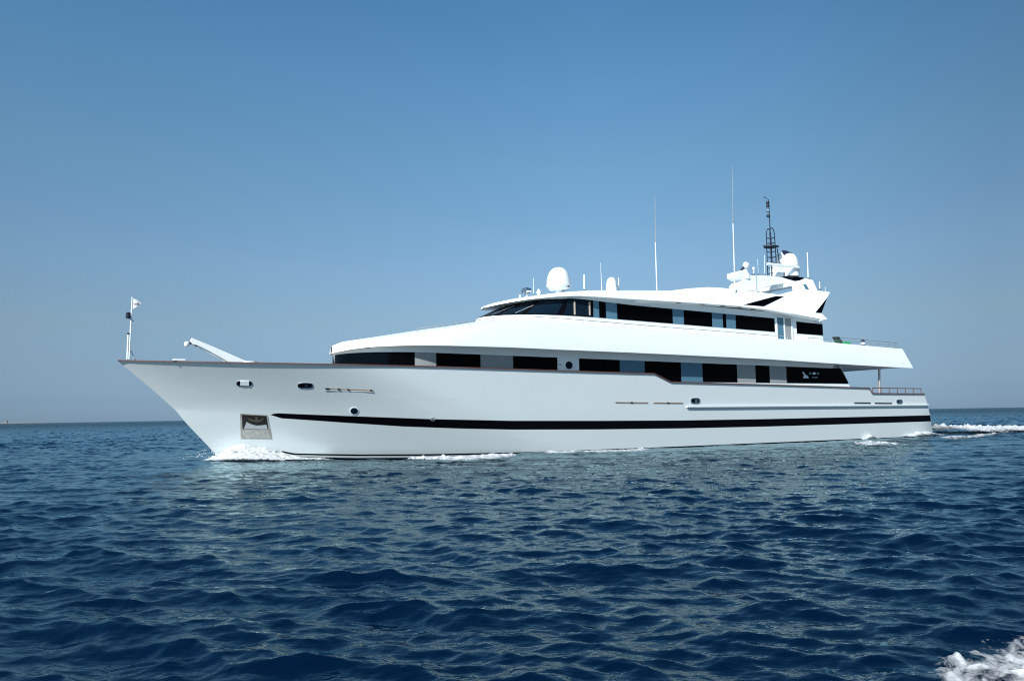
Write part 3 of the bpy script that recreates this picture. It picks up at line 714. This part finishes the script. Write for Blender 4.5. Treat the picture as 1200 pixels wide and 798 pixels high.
# white chock on the bow rail
a = on_hull(210, 424.2)
MB().box((a[0], a[1] - .05, a[2] + .1), (.6, .2, .09)).build('bow_chock', WHITE, smooth=False, bevel=.02)

# ------------------------------------------------------------------ loose things on the after upper deck
def world_pos(s, t, z): return Vector(ship_w(s, t, z))
s, _, z = on_t(986, 402.5, 3.9)
lg = bpy.data.objects.new('deck_lounger', None); scene.collection.objects.link(lg)
dz = on_t(986, 404, 3.9)[2]
lg.location = world_pos(s, 3.9, dz); lg.rotation_euler = (0, 0, TH)
lg['label'] = 'small green deck lounger with raised dark back on the after upper deck'; lg['category'] = 'lounger'
MB().box((.28, 0, .13), (.8, .6, .14)).build('cushion', GREEN, lg, smooth=False, bevel=.03)
MB().box((-.36, 0, .3), (.7, .6, .07), pitch=-.85).build('backrest', DKGREEN, lg, smooth=False, bevel=.02)
MB().box((-.22, .02, .2), (.4, .5, .07), pitch=-.6).build('pillow', GREEN, lg, smooth=False, bevel=.02)
for x in (-.1, .6):
    for y in (-.25, .25): MB().box((x, y, .03), (.05, .05, .1)).build('leg', WHITE, lg, smooth=False)
s, _, z = on_t(1011, 405.5, 4.2); z1 = on_t(1011, 393, 4.2)[2]
es = MB().tube([(s, 4.2, z - .1), (s + .04, 4.2, z1)], .022, 6).build('flagstaff', PEWTER)
za, zb, zc_ = on_t(1011, 397.2, 4.2)[2], on_t(1011, 401, 4.2)[2], on_t(1011, 406, 4.2)[2]
MB().lathe((s + .02, 4.2, zb), [(.12, 0), (.15, (za - zb) * .4), (.1, (za - zb) * .8), (.03, za - zb)], 9).build('furled_flag', NAVYC, es)
MB().lathe((s + .05, 4.2, zb - .22), [(.1, 0), (.17, .08), (.14, .22)], 9).build('furled_flag', CLOTH, es)
MB().lathe((s, 4.2, zc_), [(.16, 0), (.17, .1), (.1, zb - zc_ - .2)], 9).build('furled_flag', NAVYC, es)

# ------------------------------------------------------------------ the sea: wind waves from a directional spectrum
rng = np.random.default_rng(11)
def wave_tile(N, L, lam_lo, lam_hi, lam_peak, heading, std, spread=2.0, slope=4.0):
    k1 = 2 * np.pi * np.fft.fftfreq(N, L / N); kx, ky = np.meshgrid(k1, k1, indexing='ij'); k = np.hypot(kx, ky); k[0, 0] = 1
    kp = 2 * np.pi / lam_peak
    P = np.exp(-1.25 * (kp / k) ** 2) / k ** slope
    c = (kx * math.cos(heading) + ky * math.sin(heading)) / k
    P *= np.where(c > 0, np.abs(c) ** spread, .12 * np.abs(c) ** spread) + .03
    P *= np.exp(-(k * lam_lo / (2 * np.pi)) ** 4) * (k > 2 * np.pi / lam_hi)
    P[0, 0] = 0
    H = (rng.normal(size=(N, N)) + 1j * rng.normal(size=(N, N))) * np.sqrt(P)
    h = np.fft.ifft2(H).real; gx, gy = np.gradient(h, L / N); sc = std / math.sqrt((gx ** 2 + gy ** 2).mean())      # std: rms slope
    dx = np.fft.ifft2(1j * H * kx / k).real * sc; dy = np.fft.ifft2(1j * H * ky / k).real * sc      # sharp crests, broad troughs
    return N, L, h * sc, dx, dy
def sample(tile, x, y, ang=0.0):
    N, L, h, dx, dy = tile
    c, s_ = math.cos(ang), math.sin(ang); u = ((x * c + y * s_) / L % 1) * N; v = ((-x * s_ + y * c) / L % 1) * N
    i = np.floor(u).astype(int) % N; j = np.floor(v).astype(int) % N; fu = u - np.floor(u); fv = v - np.floor(v); i2 = (i + 1) % N; j2 = (j + 1) % N
    g = lambda a: a[i, j] * (1 - fu) * (1 - fv) + a[i2, j] * fu * (1 - fv) + a[i, j2] * (1 - fu) * fv + a[i2, j2] * fu * fv
    X, Y = g(dx), g(dy)
    return g(h), X * c - Y * s_, X * s_ + Y * c
HEAD = math.radians(-105)
TA = wave_tile(1024, 71.0, .24, 9, 2.7, HEAD, .172, spread=2.4, slope=3.6)
TB = wave_tile(512, 11.3, .06, 1.2, .55, HEAD + .3, .105, spread=1.2, slope=3.3)
TF = wave_tile(512, 9.0, .10, 1.2, .8, 0.4, 1.0, spread=.2, slope=2.6); TF = TF[:2] + tuple(a / TF[2].std() for a in TF[2:])
print('tile std', TA[2].std(), TB[2].std())
def sea_at(x, y):
    r = np.hypot(x, y)
    h, dx, dy = sample(TA, x, y)
    fade = np.exp(-(r / 60.0) ** 2)
    h2, dx2, dy2 = sample(TB, x, y, .35)
    grp = .72 + .28 * np.sin(x * .21 + y * .13 + 1.7 * np.sin(y * .17 - x * .05)) * np.sin(y * .31 - x * .08 + 1.3 * np.sin(x * .19)) + .12 * np.sin(x * .05 + y * .07)
    h, dx, dy = h * (grp + .28), dx * (grp + .28), dy * (grp + .28)
    # the ship's own wave system
    xs, ys = x - OX, y - OY; s = xs * CA + ys * SA; t = xs * SA - ys * CA
    at = np.abs(t)
    own = .14 * np.exp(-((s - 1.2) / 1.8) ** 2 - ((at - 1.4) / 1.2) ** 2)
    own += -.13 * np.exp(-((s - 9.5) / 4.0) ** 2 - ((at - 4.2) / 2.5) ** 2) + .10 * np.exp(-((s - 17.5) / 3.5) ** 2 - ((at - 5.6) / 1.2) ** 2)
    own += .14 * np.exp(-((s - 51) / 4.0) ** 2 - (at / 5.5) ** 2)
    own += .12 * np.exp(-((at - 6.5 - .20 * (s - 44)) / 1.0) ** 2) * (1 / (1 + np.exp(-(s - 42) / 1.5))) * np.exp(-np.maximum(0, s - 46) / 40)
    own += .16 * np.exp(-((at - 8.2 - .19 * (s - 34)) / .9) ** 2) * np.exp(-((s - 42) / 6) ** 2)
    wild = .9 / (1 + np.exp(-(r - 75) / 12))
    calm = 1 + wild - (.27 + wild) * np.exp(-(np.maximum(0, at - 4.6) / 30.0) ** 2) / (1 + np.exp(-(s + 3) / 2.0)) / (1 + np.exp((s - 50) / 3.0)) - (.30 * np.exp(-(np.maximum(0, at - 4.6) / 9.0) ** 2)) / (1 + np.exp(-(s + 3) / 2.0)) / (1 + np.exp((s - 50) / 3.0))
    return SEA + h * calm + h2 * fade + own, (dx * calm) * 1.15 + dx2 * fade * .8, (dy * calm) * 1.15 + dy2 * fade * .8
def radii():
    r, out = 2.5, []
    while r < 30000:
        out.append(r); r *= 1 + (0.0052 if r < 60 else .0034 if r < 280 else .012 if r < 1200 else .05)
    return np.array(out)
half = math.radians(43)
th = np.concatenate([np.arange(-half, half, .00165), np.linspace(half, 2 * math.pi - half, 34)])[:-1]
rr = radii(); Rg, Tg = np.meshgrid(rr, th, indexing='ij')
X = Rg * np.sin(Tg); Y = Rg * np.cos(Tg)
Z, DX, DY = sea_at(X, Y)
far = np.clip((4000 - Rg) / 3000, 0, 1)
V = np.stack([X + DX * far, Y + DY * far, SEA + (Z - SEA) * far], -1).reshape(-1, 3)
nr, nt = Rg.shape
i, j = np.meshgrid(np.arange(nr - 1), np.arange(nt), indexing='ij'); j2 = (j + 1) % nt
Fc = np.stack([i * nt + j, (i + 1) * nt + j, (i + 1) * nt + j2, i * nt + j2], -1).reshape(-1, 4)
def np_mesh(name, V, Fq, m, extra_poly=None):
    me = bpy.data.meshes.new(name); nv, nf = len(V), len(Fq)
    nl = nf * 4 + (len(extra_poly) if extra_poly is not None else 0)
    me.vertices.add(nv); me.vertices.foreach_set('co', V.astype(np.float32).ravel())
    loops = Fq.ravel(); starts = np.arange(nf) * 4
    if extra_poly is not None: loops = np.concatenate([loops, extra_poly]); starts = np.append(starts, nf * 4)
    me.loops.add(nl); me.loops.foreach_set('vertex_index', loops.astype(np.int32))
    me.polygons.add(len(starts)); me.polygons.foreach_set('loop_start', starts.astype(np.int32))
    me.update(calc_edges=True); me.validate()
    me.polygons.foreach_set('use_smooth', [True] * len(me.polygons)); me.materials.append(m)
    o = bpy.data.objects.new(name, me); scene.collection.objects.link(o); return o

wm, nt_, b = new_mat('sea_water')
nt_.nodes.remove(b)
body = nt_.nodes.new('ShaderNodeBsdfDiffuse'); body.inputs['Color'].default_value = (0.0, 0.0048, 0.018, 1)       # light scattered back out of clear deep water
gl = nt_.nodes.new('ShaderNodeBsdfGlossy'); gl.inputs['Color'].default_value = (.66, .85, .895, 1); gl.inputs['Roughness'].default_value = .02
fr = nt_.nodes.new('ShaderNodeFresnel'); fr.inputs['IOR'].default_value = 1.333
mxs = nt_.nodes.new('ShaderNodeMixShader'); nt_.links.new(fr.outputs[0], mxs.inputs[0]); nt_.links.new(body.outputs[0], mxs.inputs[1]); nt_.links.new(gl.outputs[0], mxs.inputs[2])
nt_.links.new(mxs.outputs[0], nt_.nodes['Material Output'].inputs['Surface'])
tc = nt_.nodes.new('ShaderNodeTexCoord')
def noise(scale, stretch, detail=4):
    mp = nt_.nodes.new('ShaderNodeMapping'); mp.inputs['Scale'].default_value = stretch; mp.inputs['Rotation'].default_value = (0, 0, .25)
    n = nt_.nodes.new('ShaderNodeTexNoise'); n.inputs['Scale'].default_value = scale; n.inputs['Detail'].default_value = detail; n.inputs['Roughness'].default_value = .6
    nt_.links.new(tc.outputs['Object'], mp.inputs[0]); nt_.links.new(mp.outputs[0], n.inputs[0]); return n
n1 = noise(2.6, (.7, 1.3, 1), 4); n2 = noise(.30, (.6, 1.2, 1), 5)
b1 = nt_.nodes.new('ShaderNodeBump'); b1.inputs['Strength'].default_value = .45; b1.inputs['Distance'].default_value = .05
b2 = nt_.nodes.new('ShaderNodeBump'); b2.inputs['Strength'].default_value = .25; b2.inputs['Distance'].default_value = .5
nt_.links.new(n2.outputs[0], b2.inputs['Height']); nt_.links.new(n1.outputs[0], b1.inputs['Height'])
b3 = nt_.nodes.new('ShaderNodeBump'); b3.inputs['Distance'].default_value = .85; n3 = noise(.75, (.55, 1.3, 1), 6)
ca = nt_.nodes.new('ShaderNodeAttribute'); ca.attribute_name = 'chop'
nt_.links.new(ca.outputs['Fac'], b3.inputs['Strength']); nt_.links.new(n3.outputs[0], b3.inputs['Height'])
nt_.links.new(b2.outputs[0], b3.inputs['Normal']); nt_.links.new(b3.outputs[0], b1.inputs['Normal']); nt_.links.new(b1.outputs[0], fr.inputs['Normal']); nt_.links.new(b1.outputs[0], gl.inputs['Normal'])
sea = np_mesh('sea', V, Fc[:, ::-1], wm, np.arange(nt))
sea['kind'] = 'structure'
catt = sea.data.attributes.new('chop', 'FLOAT', 'POINT'); catt.data.foreach_set('value', (np.clip((Rg - 120) / 450, 0, 1) ** .8).ravel().astype(np.float32))   # chop finer than the mesh of the far water

# ------------------------------------------------------------------ foam
def foam_mat(name, col, scale):
  fm, ft, b = new_mat(name)
  b.inputs['Base Color'].default_value = (*col, 1); b.inputs['Roughness'].default_value = .95; b.inputs['Specular IOR Level'].default_value = .1
  at_ = ft.nodes.new('ShaderNodeAttribute'); at_.attribute_name = 'foam_amount'
  tc2 = ft.nodes.new('ShaderNodeTexCoord')
  nz = ft.nodes.new('ShaderNodeTexNoise'); nz.inputs['Scale'].default_value = scale; nz.inputs['Detail'].default_value = 9; nz.inputs['Roughness'].default_value = .65; nz.inputs['Distortion'].default_value = .6
  ft.links.new(tc2.outputs['Object'], nz.inputs[0])
  ad = ft.nodes.new('ShaderNodeMath'); ad.operation = 'ADD'; ft.links.new(nz.outputs[0], ad.inputs[0]); ft.links.new(at_.outputs['Fac'], ad.inputs[1])
  mr = ft.nodes.new('ShaderNodeMapRange'); mr.inputs['From Min'].default_value = .82; mr.inputs['From Max'].default_value = 1.22
  ft.links.new(ad.outputs[0], mr.inputs['Value']); ft.links.new(mr.outputs[0], b.inputs['Alpha'])
  return fm
FOAM = foam_mat('sea_foam', (.48, .51, .53), 11.0); NEARFOAM = foam_mat('near_sea_foam', (.44, .465, .48), 9.0)
def foam(name, label, line, step, m_across, dens, lift=.03, rough=.02, hump=None, sharp=1.15, spike=.05, m=None):
    """line: list of (x, y, half-width); a sheet riding on the waves, denser along its spine"""
    pts = [Vector((p[0], p[1])) for p in line]; L = [0]
    for a, b_ in zip(pts, pts[1:]): L.append(L[-1] + (b_ - a).length)
    n = max(4, int(L[-1] / step)); d = np.linspace(0, L[-1], n + 1)
    cx = np.interp(d, L, [p[0] for p in line]); cy = np.interp(d, L, [p[1] for p in line]); hw = np.interp(d, L, [p[2] for p in line])
    tx, ty = np.gradient(cx), np.gradient(cy); q = np.hypot(tx, ty); nx, ny = -ty / q, tx / q
    v = np.linspace(-1, 1, m_across + 1); Dg, Vg = np.meshgrid(np.arange(n + 1), v, indexing='ij')
    x = cx[Dg] + nx[Dg] * hw[Dg] * Vg; y = cy[Dg] + ny[Dg] * hw[Dg] * Vg
    z, dx, dy = sea_at(x, y); f1 = sample(TF, x, y)[0]
    u = d[Dg] / L[-1]; edge = np.clip(sharp - np.abs(Vg) ** 1.8 * sharp, 0, 1) * np.clip(np.minimum(u, 1 - u) * 9, 0, 1)
    den = dens * edge + .10 * f1 * edge
    z = z + lift + rough * np.abs(f1) * edge
    if hump: z = z + hump(u, Vg) * (1 + spike * f1)
    z = np.where(edge < .02, z - lift, z)
    VV = np.stack([x + dx, y + dy, z], -1).reshape(-1, 3); w = m_across + 1
    a, b_ = np.meshgrid(np.arange(n), np.arange(m_across), indexing='ij')
    Q = np.stack([a * w + b_, (a + 1) * w + b_, (a + 1) * w + b_ + 1, a * w + b_ + 1], -1).reshape(-1, 4)
    o = np_mesh(name, VV, Q, m or FOAM); att = o.data.attributes.new('foam_amount', 'FLOAT', 'POINT'); att.data.foreach_set('value', den.ravel().astype(np.float32))
    o['label'] = label; o['category'] = 'foam'; o['kind'] = 'stuff'
    return o
def pl_(px, py, w): x, y = on_z(px, py, SEA); return (x, y, w)
def sl_(s, t, w): x, y, _ = ship_w(s, t); return (x, y, w)
hl = lambda s, o=0.0: hull_t(s, 0.0) + o
foam('bow_wave', 'thick white bow wave breaking at the stem of the yacht', [sl_(-1.0, .3, .45), sl_(0.2, .85, 1.0), sl_(1.2, hl(1.2, .95), 1.25), sl_(2.6, hl(2.6, .95), 1.1), sl_(4.0, hl(4, .6), .6), sl_(5.8, hl(5.8, .4), .3)], .04, 56, .74, rough=.015, sharp=1.7, spike=.035,
     hump=lambda u, v: (.62 * np.exp(-((u - .27) / .15) ** 2) + .36 * np.exp(-((u - .5) / .2) ** 2)) * np.clip((v + 1) / 1.5, 0, 1) ** 1.4)
foam('hull_foam', 'white foam streak along the waterline abreast the forward windows', [pl_(470, 541.5, .2), pl_(505, 541.5, .45), pl_(535, 541, .9), pl_(565, 539.5, 1.0), pl_(590, 537.5, .7), pl_(610, 536.5, .3)], .05, 34, .70, rough=.02, lift=.04, sharp=1.7, hump=lambda u, v: .20 * np.clip(1 - v * v, 0, 1))
foam('waterline_foam', 'thin broken foam at the waterline amidships below the black stripe', [pl_(625, 533, .25), pl_(655, 532.3, .7), pl_(690, 531.3, .6), pl_(725, 530.3, .9), pl_(745, 529.3, .7), pl_(765, 528, .2)], .06, 26, .58, sharp=1.4, hump=lambda u, v: .10 * np.clip(1 - v * v, 0, 1))
foam('quarter_crest', 'small breaking crest a little off the after hull', [pl_(998, 522.5, .3), pl_(1012, 522.8, .8), pl_(1030, 523.2, 1.0), pl_(1045, 522.8, .7), pl_(1056, 522.5, .3)], .06, 24, .60, rough=.02, lift=.04, sharp=1.3, hump=lambda u, v: .16 * np.clip(1 - v * v, 0, 1))
foam('hull_splash', 'small white splash against the hull near the stern', [sl_(42.6, hl(42, .05), .2), sl_(43.5, hl(43, .15), .35), sl_(44.6, hl(44, .05), .2)], .05, 14, .66, rough=.015, sharp=1.6, spike=.03, hump=lambda u, v: .36 * np.exp(-((u - .5) / .2) ** 2) * np.clip(1 - v * v, 0, 1))
foam('stern_foam', 'bright foam boiling under the stern quarter of the yacht', [sl_(46.6, 4.5, .25), sl_(48.4, 4.5, .55), sl_(50, 4.3, .8), sl_(51.5, 3.6, 1.0), sl_(53, 3.0, 1.0)], .06, 26, .72, rough=.02, spike=.04, sharp=1.5, hump=lambda u, v: .34 * np.exp(-((u - .42) / .28) ** 2) * np.clip(1 - v * v, 0, 1))
foam('wake', 'long white wake trailing astern of the yacht to the right edge', [pl_(1080, 509.6, 3.2), pl_(1120, 507.6, 4.6), pl_(1160, 506, 4.6), pl_(1200, 504.6, 4.2), pl_(1260, 502.4, 4.0), pl_(1330, 500, 4.0)], .16, 44, .70, rough=.03, lift=.05, sharp=1.6, spike=.14, hump=lambda u, v: .62 * np.exp(-u * 1.8) * np.clip(1 - v * v, 0, 1))
foam('wake_crest', 'broken foam on the wake ridge off the stern', [pl_(1096, 518, .3), pl_(1112, 517, .8), pl_(1130, 515.5, .7), pl_(1150, 513, .5), pl_(1175, 511, .3)], .07, 24, .50, rough=.02, hump=lambda u, v: .12 * np.clip(1 - v * v, 0, 1))
A = [on_z(1135, 870, 0), on_z(1143, 800, 0), on_z(1175, 771, 0), on_z(1235, 761, 0), on_z(1310, 758, 0)]
foam('near_foam', 'patch of churned foam close by in the bottom right corner', [(*A[0], .36), (*A[1], .42), (*A[2], .60), (*A[3], .80), (*A[4], .85)], .008, 170, .55, rough=.03, lift=.015, m=NEARFOAM)
# drops thrown up by the bow
dr = MB()
for k in range(260):
    s = random.gauss(.3, .8); t = max(.05, hl(max(0, s), 0)) + abs(random.gauss(.15, .35)); z = SEA + .2 + abs(random.gauss(0, .42)) * max(.1, 1 - abs(s - .3) / 2.5)
    r = random.uniform(.008, .026); dr.add([(s + r, t, z), (s - r, t, z), (s, t + r, z), (s, t - r, z), (s, t, z + r), (s, t, z - r)], [(0, 2, 4), (2, 1, 4), (1, 3, 4), (3, 0, 4), (2, 0, 5), (1, 2, 5), (3, 1, 5), (0, 3, 5)])
sp_ = dr.build('bow_spray', CLOTH, None, fix=False); sp_.location = (OX, OY, 0); sp_.rotation_euler = (0, 0, TH)
sp_['label'] = 'fine white drops thrown up at the stem'; sp_['category'] = 'spray'; sp_['kind'] = 'stuff'

# ------------------------------------------------------------------ low land on the far horizon
D = 9000.0
lx = lambda px: (px - 600) / F_PX * D
prof = [(-260, 3), (-160, 9), (-60, 12), (-10, 11), (8, 12), (20, 11), (34, 6), (60, 2.5), (110, 1.5), (150, -1)]
ld = MB(); rows_ = []
for px, h in prof: rows_.append([(lx(px), -D + 120, -2), (lx(px), -D + 60, h * .7), (lx(px), -D, h), (lx(px), -D - 400, h), (lx(px), -D - 500, -2)])
land = ld.grid(rows_).build('distant_coast', SAND, None); land['kind'] = 'structure'
bd = MB().box((lx(13), -D + 70, 14), (26, 20, 22)).prism([(lx(11.7), -D + 59, 25), (lx(14.3), -D + 59, 25), (lx(14.3), -D + 81, 25), (lx(11.7), -D + 81, 25)], (0, 0, 3)).build('distant_building', SAND, None, smooth=False)
bd['label'] = 'tiny pale building on the low coast at the far left horizon'; bd['category'] = 'building'
